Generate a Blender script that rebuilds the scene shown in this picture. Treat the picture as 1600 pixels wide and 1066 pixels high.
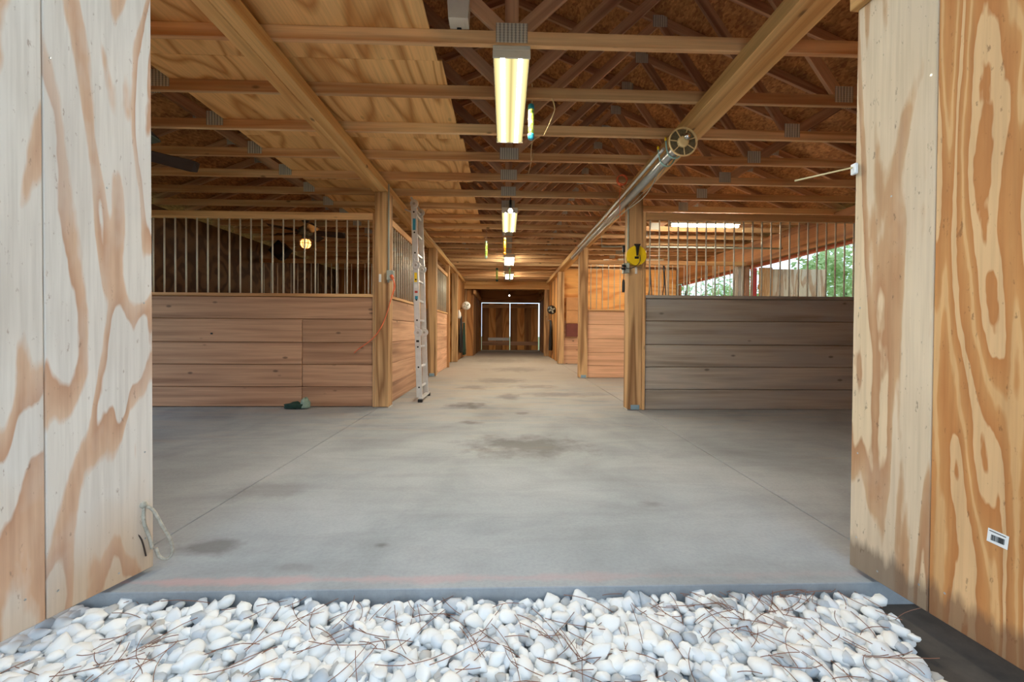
import bpy, bmesh, math, random
from mathutils import Vector, Matrix, noise
random.seed(7)
scene = bpy.context.scene
for o in list(bpy.data.objects): bpy.data.objects.remove(o)
C = scene.collection

# ------------------------------------------------------------------ camera
F_PX, CX, CY = 645.0, 810.0, 524.0
YAW, PIT, ROLL = math.radians(1.8), math.radians(0.7), 0.006
cam = bpy.data.cameras.new('camera'); camo = bpy.data.objects.new('camera', cam); C.objects.link(camo)
cam.sensor_width = 36.0; cam.lens = F_PX / 1600 * 36
cam.shift_x = -(CX - 800) / 1600; cam.shift_y = -(533 - CY) / 1600
cam.clip_start = .02; cam.clip_end = 300
fw = Vector((math.sin(YAW)*math.cos(PIT), math.cos(YAW)*math.cos(PIT), -math.sin(PIT)))
rt = fw.cross(Vector((0, 0, 1))).normalized(); up = rt.cross(fw)
r2 = rt*math.cos(ROLL) + up*math.sin(ROLL); u2 = -rt*math.sin(ROLL) + up*math.cos(ROLL)
camo.matrix_world = Matrix(((r2.x, u2.x, -fw.x, 0), (r2.y, u2.y, -fw.y, 0), (r2.z, u2.z, -fw.z, 1.0), (0, 0, 0, 1)))
scene.camera = camo

# ------------------------------------------------------------------ sky and exposure
w = bpy.data.worlds.new('sky'); scene.world = w; w.use_nodes = True
bg = w.node_tree.nodes['Background']
bg.inputs[0].default_value = (.66, .83, 1.0, 1); bg.inputs[1].default_value = .84
LAMP = 175.0          # strength of fluorescent lenses
vs = scene.view_settings
vs.view_transform = 'Standard'; vs.look = 'None'; vs.gamma = 1; vs.use_curve_mapping = False
vs.exposure = 1.2

# ------------------------------------------------------------------ node materials
class N:
    def __init__(s, name):
        s.m = bpy.data.materials.new(name); s.m.use_nodes = True; s.t = s.m.node_tree
        s.b = s.t.nodes['Principled BSDF']
    def n(s, typ, **kw):
        d = s.t.nodes.new(typ)
        for k, v in kw.items():
            if k.startswith('i_'):
                d.inputs[k[2:].replace('_', ' ')].default_value = v
            else: setattr(d, k, v)
        return d
    def l(s, a, b): s.t.links.new(a, b)
    def coord(s, scale=(1, 1, 1), rnd=True, world=False):
        if world: src = s.n('ShaderNodeNewGeometry').outputs['Position']
        else: src = s.n('ShaderNodeTexCoord').outputs['Object']
        mp = s.n('ShaderNodeMapping'); mp.inputs['Scale'].default_value = scale
        if rnd:
            oi = s.n('ShaderNodeObjectInfo')
            mu = s.n('ShaderNodeVectorMath', operation='SCALE'); mu.inputs[0].default_value = (37, 53, 71)
            s.l(oi.outputs['Random'], mu.inputs['Scale'])
            ad = s.n('ShaderNodeVectorMath', operation='ADD'); s.l(src, ad.inputs[0]); s.l(mu.outputs[0], ad.inputs[1]); src = ad.outputs[0]
        s.l(src, mp.inputs[0]); return mp.outputs[0]
    def noise(s, vec, scale, detail=2, rough=.5, dist=0):
        d = s.n('ShaderNodeTexNoise'); d.inputs['Scale'].default_value = scale; d.inputs['Detail'].default_value = detail
        d.inputs['Roughness'].default_value = rough; d.inputs['Distortion'].default_value = dist
        s.l(vec, d.inputs['Vector']); return d.outputs['Fac']
    def math(s, op, a, b=0.0, c=None):
        d = s.n('ShaderNodeMath', operation=op)
        for i, v in enumerate((a, b, c)):
            if v is None: continue
            if hasattr(v, 'is_output'): s.l(v, d.inputs[i])
            else: d.inputs[i].default_value = v
        return d.outputs[0]
    def ramp(s, fac, stops, interp='LINEAR'):
        d = s.n('ShaderNodeValToRGB'); cr = d.color_ramp; cr.interpolation = interp
        while len(cr.elements) < len(stops): cr.elements.new(.5)
        for e, (p, c) in zip(cr.elements, stops):
            e.position = p; e.color = (*c, 1) if len(c) == 3 else c
        s.l(fac, d.inputs[0]); return d.outputs[0]
    def mix(s, fac, a, b, mode='MIX'):
        d = s.n('ShaderNodeMix', data_type='RGBA', blend_type=mode)
        for i, v in ((0, fac), (6, a), (7, b)):
            if hasattr(v, 'is_output'): s.l(v, d.inputs[i])
            elif i == 0: d.inputs[0].default_value = v
            else: d.inputs[i].default_value = (*v, 1)
        return d.outputs[2]
    def done(s, col, rough=.7, bump=None, bs=.2, metal=0, bd=.01):
        if hasattr(col, 'is_output'): s.l(col, s.b.inputs['Base Color'])
        else: s.b.inputs['Base Color'].default_value = (*col, 1)
        if hasattr(rough, 'is_output'): s.l(rough, s.b.inputs['Roughness'])
        else: s.b.inputs['Roughness'].default_value = rough
        s.b.inputs['Metallic'].default_value = metal
        if bump is not None:
            d = s.n('ShaderNodeBump'); d.inputs['Strength'].default_value = bs; d.inputs['Distance'].default_value = bd
            s.l(bump, d.inputs['Height']); s.l(d.outputs[0], s.b.inputs['Normal'])
        return s.m

def srgb(r, g, b):
    f = lambda v: (v/255/12.92) if v/255 <= .04045 else ((v/255+.055)/1.055)**2.4
    return (f(r), f(g), f(b))

def wood(name, light, dark, axis=0, rings=7, rscale=2.2, stretch=7, sharp=(.35, .75), knots=0.0, vary=.35, rough=.68, grey=None):
    """lumber or plywood: contour rings of a noise stretched along the grain, fine fibres, knots"""
    s = N(name)
    sc = [1, 1, 1]; sc[axis] = 1/stretch
    v = s.coord(sc)
    base = s.noise(v, rscale, 1.5, .45, .25)
    ring = s.math('PINGPONG', s.math('MULTIPLY', base, rings), 1.0)
    col = s.ramp(ring, [(sharp[0], light), (sharp[1], dark)])
    sc2 = [60, 60, 60]; sc2[axis] = 1.6
    fib = s.noise(s.coord(sc2), 1.0, 3, .6)
    col = s.mix(.35, col, s.ramp(fib, [(.3, (.45, .42, .40)), (.6, (1, 1, 1))]), 'MULTIPLY')
    big = s.noise(s.coord([1.2 if i != axis else .5 for i in range(3)]), 1.3, 3, .55)
    oi = s.n('ShaderNodeObjectInfo').outputs['Random']
    tone = s.math('ADD', s.math('MULTIPLY', big, .6), s.math('MULTIPLY', oi, .5))
    k = 1 - vary
    col = s.mix(1.0, col, s.ramp(tone, [(.25, (k, k*.96, k*.92)), (.75, (1.08, 1.06, 1.04))]), 'MULTIPLY')
    if grey is not None:
        gn = s.noise(s.coord([3 if i != axis else .6 for i in range(3)]), 1.6, 4, .6)
        col = s.mix(s.math('MULTIPLY', s.ramp(gn, [(.42, (0, 0, 0)), (.66, (1, 1, 1))]), .75), col, grey)
    if knots:
        vo = s.n('ShaderNodeTexVoronoi'); sc3 = [3.2, 3.2, 3.2]; sc3[axis] = 1.5
        s.l(s.coord(sc3), vo.inputs['Vector']); vo.inputs['Scale'].default_value = 1.6
        km = s.ramp(vo.outputs['Distance'], [(.05, (1, 1, 1)), (.1, (0, 0, 0))])
        col = s.mix(s.math('MULTIPLY', km, knots), col, tuple(c*.28 for c in dark))
    return s.done(col, rough, fib, .18, 0, .004)

M = {}
M['chord'] = wood('chord_lumber', srgb(240, 204, 156), srgb(204, 152, 104), 0, 5, 9.0, 22, (.2, .95), knots=.8, vary=.22)
M['web'] = wood('web_lumber', srgb(214, 172, 136), srgb(170, 124, 94), 0, 5, 9.0, 20, (.2, .95), knots=.6, vary=.28)
M['girder'] = wood('girder_timber', srgb(242, 200, 136), srgb(210, 158, 94), 0, 5, 6.0, 24, (.2, .95), knots=.9, vary=.2)
M['header'] = wood('brown_header_timber', srgb(188, 132, 76), srgb(140, 92, 48), 0, 5, 6.0, 24, (.2, .95), knots=.7, vary=.2)
M['post'] = wood('post_timber', srgb(216, 176, 126), srgb(146, 106, 66), 0, 5, 9.0, 16, (.3, .95), knots=.8, vary=.2)
M['trim'] = wood('trim_lumber', srgb(230, 186, 132), srgb(190, 140, 90), 0, 5, 9.0, 20, (.2, .95), knots=.5, vary=.2)
M['boardL'] = wood('tan_stall_board', srgb(200, 158, 126), srgb(160, 118, 90), 0, 4, 11.0, 26, (.1, 1.0), knots=.7, vary=.2)
M['boardR'] = wood('grey_stall_board', srgb(184, 174, 160), srgb(138, 128, 116), 0, 4, 9.0, 20, (.1, 1.0), knots=.7, vary=.24, grey=srgb(162, 158, 152))
M['boardP'] = wood('pink_stall_board', srgb(236, 188, 150), srgb(204, 152, 116), 0, 4, 10.0, 22, (.1, 1.0), knots=.85, vary=.18)
M['plyCeil'] = wood('golden_plywood', srgb(238, 190, 126), srgb(196, 136, 72), 0, 20, 1.7, 4, (.55, .98), knots=.3, vary=.14)
M['plyWall'] = wood('orange_plywood', srgb(240, 178, 102), srgb(208, 136, 64), 0, 14, 1.8, 5, (.4, .95), knots=.3, vary=.16)
M['plyDark'] = wood('brown_plywood', srgb(176, 124, 70), srgb(136, 88, 44), 0, 12, 1.8, 6, (.4, .95), knots=.3, vary=.25)

def ply_door(name, stops, rings, rscale, stretch, dirt=None, dark_base=None, patch=None, lower=None):
    s = N(name)
    v = s.coord((1, 1, 1/stretch))
    base = s.noise(v, rscale, 2.4, .5, .5)
    jag = s.noise(s.coord((9, 9, 2.2)), 3, 2, .6)
    val = s.math('ADD', base, s.math('MULTIPLY', s.math('SUBTRACT', jag, .5), .035))
    ring = s.math('PINGPONG', s.math('MULTIPLY', val, rings), 1.0)
    col = s.ramp(ring, stops)
    fib = s.noise(s.coord((70, 70, 2.0)), 1, 3, .6)
    col = s.mix(.28, col, s.ramp(fib, [(.3, (.5, .45, .42)), (.58, (1, 1, 1))]), 'MULTIPLY')
    big = s.noise(s.coord((1.4, 1.4, .7)), 1.6, 3, .6)
    col = s.mix(.5, col, s.ramp(big, [(.3, (.74, .68, .62)), (.62, (1.05, 1.04, 1.03))]), 'MULTIPLY')
    if patch:
        pn = s.noise(s.coord((2.2, 2.2, .9)), 2.0, 4, .6)
        col = s.mix(s.math('MULTIPLY', s.ramp(pn, [(.47, (0, 0, 0)), (.6, (1, 1, 1))]), patch[1]), col, patch[0])
    pos = s.n('ShaderNodeSeparateXYZ'); s.l(s.n('ShaderNodeNewGeometry').outputs['Position'], pos.inputs[0])
    if lower:   # warmer tint towards the foot of the leaf, with an uneven edge
        wn = s.noise(s.coord((2, 2, 1)), 1.5, 3, .6)
        zz = s.math('ADD', pos.outputs[2], s.math('MULTIPLY', wn, .9))
        col = s.mix(s.math('MULTIPLY', s.ramp(zz, [(.35, (1, 1, 1)), (.95, (0, 0, 0))]), .7), col, lower, 'MULTIPLY')
    if dark_base:   # soaked, stained foot of the panel with a ragged upper edge
        wn = s.noise(s.coord((14, 14, 2)), 1.2, 4, .65)
        zz = s.math('SUBTRACT', pos.outputs[2], s.math('MULTIPLY', wn, .20))
        col = s.mix(s.math('MULTIPLY', s.ramp(zz, [(0.0, (1, 1, 1)), (.05, (0, 0, 0))]), .72), col, dark_base)
    if dirt:
        dn = s.noise(s.coord((26, 26, 9)), 2.2, 3, .7)
        dm = s.math('MULTIPLY', s.ramp(dn, [(.64, (0, 0, 0)), (.72, (1, 1, 1))]), .6)
        col = s.mix(dm, col, dirt)
    return s.done(col, .75, fib, .25, 0, .004)
M['doorL'] = ply_door('weathered_white_plywood', [(.30, srgb(216, 208, 198)), (.35, srgb(190, 148, 118)), (.60, srgb(208, 174, 146)), (.68, srgb(218, 209, 198))], 6.5, 3.4, 5.5,
                      srgb(140, 112, 92), None, (srgb(206, 196, 186), .35), srgb(236, 198, 146))
M['doorRn'] = ply_door('faded_plywood', [(.30, srgb(222, 196, 160)), (.36, srgb(182, 134, 94)), (.66, srgb(198, 158, 118)), (.74, srgb(220, 198, 168))], 7, 4.2, 8.0,
                       srgb(96, 72, 54), srgb(104, 84, 68), (srgb(208, 186, 160), .3))
M['doorR'] = ply_door('orange_grained_plywood', [(.20, srgb(222, 180, 130)), (.25, srgb(190, 124, 66)), (.78, srgb(202, 142, 82)), (.90, srgb(218, 170, 114))], 15, 4.6, 9.0,
                      srgb(120, 76, 40), srgb(116, 82, 58))

def osb():
    s = N('osb_sheathing')
    vo = s.n('ShaderNodeTexVoronoi'); s.l(s.coord((50, 24, 50), world=True, rnd=False), vo.inputs['Vector']); vo.inputs['Scale'].default_value = 1.0
    col = s.ramp(s.n('ShaderNodeSeparateColor').outputs[0], [(0, srgb(150, 96, 52)), (1, srgb(205, 148, 90))])
    sp = s.t.nodes['Separate Color']; s.l(vo.outputs['Color'], sp.inputs[0])
    n = s.noise(s.coord((1, 1, 1), world=True, rnd=False), 7, 4, .7)
    col = s.mix(.7, col, s.ramp(n, [(.35, (.55, .48, .42)), (.65, (1.1, 1.05, 1))]), 'MULTIPLY')
    return s.done(col, .8)
M['osb'] = osb()
M['osbdark'] = wood('aged_brown_sheathing', srgb(120, 88, 56), srgb(84, 58, 36), 2, 9, 2.2, 3, vary=.35)

def simple(name, col, rough=.5, metal=0, nscale=0, amt=.25):
    s = N(name)
    if nscale:
        n = s.noise(s.coord((1, 1, 1)), nscale, 4, .6)
        k = 1-amt
        c = s.mix(1.0, s.mix(0, col, col), s.ramp(n, [(.3, (k, k, k)), (.7, (1.05, 1.05, 1.05))]), 'MULTIPLY')
        return s.done(c, rough, n, .05, metal)
    return s.done(col, rough, None, .1, metal)
M['galv'] = simple('galvanized_steel', srgb(222, 216, 198), .4, .12, 12, .15)
def plate_mat():
    s = N('punched_plate_steel')
    p = s.n('ShaderNodeSeparateXYZ'); s.l(s.n('ShaderNodeTexCoord').outputs['Object'], p.inputs[0])
    rib = s.math('PINGPONG', s.math('MULTIPLY', p.outputs[0], 80), 1.0)     # rows of punched teeth
    tth = s.math('PINGPONG', s.math('MULTIPLY', p.outputs[2], 120), 1.0)
    c = s.ramp(s.math('MULTIPLY', rib, s.math('ADD', tth, .6)), [(.15, srgb(150, 148, 140)), (.6, srgb(214, 212, 202))])
    return s.done(c, .5, rib, .4, .1)
M['plate'] = plate_mat()
M['alu'] = simple('aluminum', srgb(226, 228, 228), .32, .6, 9, .12)
M['chrome'] = simple('polished_steel', srgb(220, 222, 225), .12, 1)
M['white'] = simple('white_enamel', srgb(228, 224, 212), .45, 0, 5, .1)
M['whitep'] = simple('white_plastic', srgb(236, 236, 234), .4, 0, 8, .08)
M['black'] = simple('black_plastic', srgb(26, 26, 28), .45, 0, 20, .2)
M['dark'] = simple('dark_brown_fan', srgb(58, 42, 34), .4, 0, 8, .2)
M['yellow'] = simple('yellow_plastic', srgb(244, 206, 28), .35, 0, 6, .08)
M['greybox'] = simple('grey_pvc', srgb(176, 182, 172), .5, 0, 8, .1)
M['cream'] = simple('cream_plastic', srgb(226, 204, 152), .45, 0, 9, .1)
M['orange'] = simple('orange_cord', srgb(236, 118, 74), .5, 0, 9, .1)
M['red'] = simple('red_paint', srgb(196, 62, 44), .55, 0, 9, .2)
M['salmon'] = simple('salmon_paint', srgb(222, 128, 92), .6, 0, 9, .15)
M['rope'] = simple('grey_rope', srgb(190, 184, 168), .9, 0, 60, .4)
M['cyan'] = simple('pale_blue_cord', srgb(150, 196, 196), .6, 0, 9, .1)
M['rubber'] = simple('black_rubber', srgb(38, 38, 38), .8, 0, 9, .2)
M['blue'] = simple('blue_plastic', srgb(40, 140, 170), .35, 0, 9, .1)
M['bluebkt'] = simple('pale_blue_steel', srgb(150, 178, 192), .45, .3, 9, .1)
M['amber'] = simple('amber_plastic', srgb(228, 152, 40), .35, 0, 9, .1)
M['maroon'] = simple('maroon_paint', srgb(120, 62, 52), .7, 0, 5, .2)
M['card'] = simple('tan_cardboard', srgb(206, 150, 98), .8, 0, 5, .15)
M['soil'] = simple('dark_soil', srgb(74, 66, 58), .95, 0, 9, .5)
M['dgreen'] = simple('dark_green_cloth', srgb(34, 66, 54), .85, 0, 20, .4)
M['pale'] = simple('pale_green_plastic', srgb(150, 172, 156), .7, 0, 20, .3)
M['steelgrey'] = simple('grey_tube_steel', srgb(186, 186, 184), .3, .7, 6, .15)
M['needle'] = simple('dry_pine_needle', srgb(142, 96, 72), .8, 0, 5, .3)
M['bark'] = simple('tree_bark', srgb(96, 80, 64), .9, 0, 9, .4)
M['mesh'] = simple('grey_mesh', srgb(128, 118, 92), .7, 0, 60, .5)

def flytrap():
    s = N('green_printed_sleeve')
    n = s.noise(s.coord((1, 1, 1)), 38, 3, .7)
    return s.done(s.ramp(n, [(.36, srgb(46, 96, 52)), (.46, srgb(150, 190, 60)), (.58, srgb(226, 226, 130)), (.66, srgb(238, 238, 226))]), .4)
M['sleeve'] = flytrap()

def leaf():
    s = N('tree_leaf')
    n = s.noise(s.coord((1, 1, 1), world=True, rnd=False), 2.2, 3, .6)
    c = s.ramp(n, [(.3, srgb(140, 172, 106)), (.5, srgb(184, 208, 146)), (.7, srgb(220, 234, 186))])
    m = s.done(c, .6)
    s.b.inputs['Transmission Weight'].default_value = 0
    tr = s.n('ShaderNodeBsdfTranslucent'); s.l(c, tr.inputs[0])
    mx = s.n('ShaderNodeMixShader'); mx.inputs[0].default_value = .4
    out = s.t.nodes['Material Output']
    s.l(s.b.outputs[0], mx.inputs[1]); s.l(tr.outputs[0], mx.inputs[2]); s.l(mx.outputs[0], out.inputs[0])
    return m
M['leaf'] = leaf()

def stone_mat():
    s = N('white_marble_chip')
    oi = s.n('ShaderNodeObjectInfo').outputs['Random']
    n = s.noise(s.coord((1, 1, 1), world=True, rnd=False), 16, 3, .55)
    cell = s.n('ShaderNodeAttribute'); cell.attribute_name = 'tint'
    t = s.math('ADD', s.math('MULTIPLY', n, .25), s.math('ADD', s.math('MULTIPLY', oi, .55), cell.outputs['Fac']))
    c = s.ramp(s.math('FRACT', t), [(0, srgb(222, 222, 220)), (.45, srgb(236, 236, 233)), (.72, srgb(218, 221, 224)), (.88, srgb(166, 174, 182)), (1, srgb(190, 182, 170))])
    return s.done(c, .6, n, .1)
M['stone'] = stone_mat()

def concrete():
    s = N('broom_finished_concrete')
    v = s.coord((1, 1, 1), world=True, rnd=False)
    n1 = s.noise(v, 1.1, 5, .6, .4); n2 = s.noise(v, 60, 3, .7)
    n3 = s.noise(s.coord((.7, 3.2, 1), world=True, rnd=False), 1.4, 5, .62, .8)
    c = s.ramp(n1, [(.3, srgb(136, 141, 145)), (.5, srgb(156, 161, 165)), (.72, srgb(172, 176, 179))])
    c = s.mix(.25, c, s.ramp(n3, [(.36, (.62, .60, .57)), (.56, (1, 1, 1))]), 'MULTIPLY')
    c = s.mix(.35, c, s.ramp(n2, [(.3, (.7, .7, .7)), (.6, (1, 1, 1))]), 'MULTIPLY')
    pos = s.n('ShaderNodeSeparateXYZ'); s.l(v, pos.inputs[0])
    lamp_tint = s.ramp(s.math('ADD', s.math('MULTIPLY', n3, .8), s.math('MULTIPLY', pos.outputs[1], .07)), [(.7, (0, 0, 0)), (1.15, (.75, .75, .75))])   # warm lamp light painted into the slab colour, growing down the aisle
    c = s.mix(lamp_tint, c, srgb(172, 156, 138))
    wob = s.noise(v, 4.5, 5, .65)
    # spilled-liquid stains: (x, y, rx, ry, strength)
    for (x, y, rx, ry, k) in STAINS:
        dx = s.math('DIVIDE', s.math('SUBTRACT', pos.outputs[0], x), rx)
        dy = s.math('DIVIDE', s.math('SUBTRACT', pos.outputs[1], y), ry)
        d = s.math('SQRT', s.math('ADD', s.math('MULTIPLY', dx, dx), s.math('MULTIPLY', dy, dy)))
        d = s.math('ADD', d, s.math('MULTIPLY', s.math('SUBTRACT', wob, .5), 2.0))
        f = s.ramp(d, [(.35, (k, k, k)), (1.0, (0, 0, 0))])
        c = s.mix(f, c, srgb(86, 80, 76))
    # faded red paint along the front lip
    lip = s.math('ABSOLUTE', s.math('SUBTRACT', pos.outputs[1], 1.655))
    f = s.ramp(s.math('ADD', lip, s.math('MULTIPLY', s.math('SUBTRACT', wob, .45), .12)), [(.01, (.55, .55, .55)), (.035, (0, 0, 0))])
    fx = s.ramp(s.math('MULTIPLY_ADD', pos.outputs[0], .3, .5), [(.2, (1, 1, 1)), (.85, (.25, .25, .25))])
    c = s.mix(s.math('MULTIPLY', f, fx), c, srgb(190, 150, 146))
    return s.done(c, .82, n2, .12, 0, .004)
STAINS = [(.18, 3.55, .62, .38, .62), (-.50, 5.45, .30, .26, .75), (-.36, 4.45, .16, .10, .55), (-.55, 7.2, .35, .3, .4), (.05, 6.2, .22, .35, .45), (.2, 4.95, .1, .1, .5),
          (-.1, 8.2, .6, .5, .45), (.9, 6.4, .8, .28, .4), (.5, 7.3, .5, .3, .4), (.85, 2.35, .1, .06, .4), (-.57, 1.92, .05, .03, .6), (-.9, 1.75, .12, .04, .3),
          (-1.36, 1.92, .16, .10, .6), (.3, 10.5, .9, .8, .4), (-1.45, 2.6, .3, .2, .3), (-.2, 13.5, 1.2, 1.2, .35)]
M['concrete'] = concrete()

def ground_mat():
    s = N('grass_and_dirt')
    v = s.coord((1, 1, 1), world=True, rnd=False)
    n = s.noise(v, .8, 5, .65)
    return s.done(s.ramp(n, [(.35, srgb(120, 116, 84)), (.6, srgb(130, 146, 88))]), .95, n, .2)
M['grass'] = ground_mat()

def emit(name, col, strength, stripes=False):
    s = N(name); e = s.n('ShaderNodeEmission'); e.inputs[1].default_value = strength
    e.inputs[0].default_value = (*col, 1)
    if stripes:   # two tubes glowing behind the ribbed lens
        p = s.n('ShaderNodeSeparateXYZ'); s.l(s.n('ShaderNodeTexCoord').outputs['Object'], p.inputs[0])
        d = s.math('ABSOLUTE', s.math('SUBTRACT', s.math('ABSOLUTE', p.outputs[0]), .058))
        f = s.ramp(d, [(0, (1, .90, .70)), (.008, (1, .90, .70)), (.014, (.0048, .0042, .0020)), (.040, (.0030, .0025, .0011)), (.06, (.0016, .0013, .0005))])
        s.l(f, e.inputs[0])
    s.l(e.outputs[0], s.t.nodes['Material Output'].inputs[0]); return s.m
M['lens'] = emit('fluorescent_lens', (1, .93, .7), LAMP, True)
M['lensfar'] = emit('fluorescent_lens_bright', (1, .90, .68), LAMP*.17)
M['tube'] = emit('fluorescent_tube', (1, .86, .66), 75)
M['bulb'] = emit('white_bulb', (1, .95, .85), 2.0)
M['warm'] = emit('warm_caged_bulb', (1, .38, .09), 2.4)

# ------------------------------------------------------------------ mesh helpers
WM = {}
def mesh_obj(name, me, parent=None, mat4=None):
    o = bpy.data.objects.new(name, me); C.objects.link(o)
    mw = mat4 if mat4 is not None else Matrix.Identity(4)
    o.matrix_basis = mw; WM[o] = mw.copy()
    if parent is not None:
        o.parent = parent; o.matrix_parent_inverse = WM[parent].inverted()
    return o
def empty(name, loc, label, cat, group=None, kind=None):
    o = bpy.data.objects.new(name, None); C.objects.link(o); o.empty_display_size = .1
    o.location = loc; WM[o] = Matrix.Translation(loc)
    tag(o, label, cat, group, kind); return o
def tag(o, label=None, cat=None, group=None, kind=None):
    if label: o['label'] = label
    if cat: o['category'] = cat
    if group: o['group'] = group
    if kind: o['kind'] = kind
    return o
CACHE = {}
def box_mesh(l, w_, h_, mat, ch=.004):
    key = (round(l, 4), round(w_, 4), round(h_, 4), mat, ch)
    if key in CACHE: return CACHE[key]
    a, b, c = l/2, w_/2, h_/2; k = min(ch, a*.45, b*.45, c*.45)
    vs_, fs = [], []
    idx = {}
    for sx in (-1, 1):
        for sy in (-1, 1):
            for sz in (-1, 1):
                for ax in range(3):
                    p = [sx*(a-k), sy*(b-k), sz*(c-k)]; p[ax] = (sx*a, sy*b, sz*c)[ax]
                    idx[(sx, sy, sz, ax)] = len(vs_); vs_.append(p)
    for ax in range(3):
        o1, o2 = [(1, 2), (2, 0), (0, 1)][ax]
        for sg in (-1, 1):
            q = []
            for (p1, p2) in ((-1, -1), (1, -1), (1, 1), (-1, 1)):
                t = [0, 0, 0]; t[ax] = sg; t[o1] = p1; t[o2] = p2; q.append(idx[(*t, ax)])
            fs.append(q if sg > 0 else q[::-1])
    for ax in range(3):     # edge chamfers along axis ax
        o1, o2 = [(1, 2), (2, 0), (0, 1)][ax]
        for p1 in (-1, 1):
            for p2 in (-1, 1):
                def g(e, which):
                    t = [0, 0, 0]; t[ax] = e; t[o1] = p1; t[o2] = p2; return idx[(*t, which)]
                q = [g(-1, o1), g(1, o1), g(1, o2), g(-1, o2)]
                fs.append(q if p1*p2 < 0 else q[::-1])
    for sx in (-1, 1):
        for sy in (-1, 1):
            for sz in (-1, 1):
                q = [idx[(sx, sy, sz, i)] for i in range(3)]
                fs.append(q if sx*sy*sz > 0 else q[::-1])
    me = bpy.data.meshes.new('piece'); me.from_pydata(vs_, [], fs); me.materials.append(M[mat]); me.update()
    bm = bmesh.new(); bm.from_mesh(me); bmesh.ops.recalc_face_normals(bm, faces=bm.faces); bm.to_mesh(me); bm.free()
    CACHE[key] = me; return me
def box(name, lo, hi, mat, parent=None, grain=None, ch=.004):
    """axis-aligned box; local X runs along the grain axis (0,1,2)"""
    d = [hi[i]-lo[i] for i in range(3)]; c = [(hi[i]+lo[i])/2 for i in range(3)]
    if grain is None or grain == 0: R = Matrix.Identity(4); dims = d
    elif grain == 1: R = Matrix.Rotation(math.pi/2, 4, 'Z'); dims = [d[1], d[0], d[2]]
    else: R = Matrix.Rotation(-math.pi/2, 4, 'Y'); dims = [d[2], d[1], d[0]]
    return mesh_obj(name, box_mesh(*dims, mat, ch), parent, Matrix.Translation(c) @ R)
def frame(p0, p1, upv=(0, 0, 1)):
    p0, p1 = Vector(p0), Vector(p1); x = (p1-p0).normalized(); u = Vector(upv)
    if abs(x.dot(u)) > .98: u = Vector((0, 1, 0))
    y = u.cross(x).normalized(); z = x.cross(y); c = (p0+p1)/2
    return Matrix(((x.x, y.x, z.x, c.x), (x.y, y.y, z.y, c.y), (x.z, y.z, z.z, c.z), (0, 0, 0, 1)))
def beam(name, p0, p1, w_, h_, mat, parent=None, upv=(0, 0, 1), ch=.003):
    L = (Vector(p1)-Vector(p0)).length
    return mesh_obj(name, box_mesh(L, w_, h_, mat, ch), parent, frame(p0, p1, upv))
def cyl_mesh(r, L, mat, n=8, r2=None):
    key = ('c', round(r, 4), round(L, 4), mat, n, r2)
    if key in CACHE: return CACHE[key]
    bm = bmesh.new()
    bmesh.ops.create_cone(bm, cap_ends=True, segments=n, radius1=r, radius2=r if r2 is None else r2, depth=L)
    me = bpy.data.meshes.new('rod'); bm.to_mesh(me); bm.free(); me.materials.append(M[mat])
    for p in me.polygons: p.use_smooth = len(p.vertices) == 4
    CACHE[key] = me; return me
def rod(name, p0, p1, r, mat, parent=None, n=8, r2=None):
    L = (Vector(p1)-Vector(p0)).length
    f = frame(p0, p1) @ Matrix.Rotation(math.pi/2, 4, 'Y')
    return mesh_obj(name, cyl_mesh(r, L, mat, n, r2), parent, f)
def tube(name, pts, r, mat, parent=None, n=6, smooth=3, cyc=False):
    """swept round tube through points (Catmull-Rom)"""
    P = [Vector(p) for p in pts]; Q = []
    if smooth > 1 and len(P) > 2:
        for i in range(len(P)-1):
            a = P[max(i-1, 0)]; b = P[i]; c = P[i+1]; d = P[min(i+2, len(P)-1)]
            for k in range(smooth):
                t = k/smooth
                Q.append(.5*((2*b)+(c-a)*t+(2*a-5*b+4*c-d)*t*t+(3*b-a-3*c+d)*t**3))
        Q.append(P[-1])
    else: Q = P
    org = Q[0].copy(); vs_, fs = [], []
    pn = None
    for i, q in enumerate(Q):
        t = (Q[min(i+1, len(Q)-1)]-Q[max(i-1, 0)]).normalized()
        a = Vector((0, 0, 1)) if abs(t.z) < .9 else Vector((1, 0, 0))
        n1 = (pn - t*pn.dot(t)).normalized() if pn is not None else a.cross(t).normalized()
        pn = n1; n2 = t.cross(n1)
        for k in range(n):
            an = 2*math.pi*k/n; vs_.append(q-org+n1*r*math.cos(an)+n2*r*math.sin(an))
    for i in range(len(Q)-1):
        for k in range(n):
            fs.append([i*n+k, i*n+(k+1) % n, (i+1)*n+(k+1) % n, (i+1)*n+k])
    fs.append(list(range(n))[::-1]); fs.append([(len(Q)-1)*n+k for k in range(n)])
    me = bpy.data.meshes.new(name); me.from_pydata(vs_, [], fs); me.materials.append(M[mat])
    for p in me.polygons: p.use_smooth = True
    return mesh_obj(name, me, parent, Matrix.Translation(org))
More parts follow.
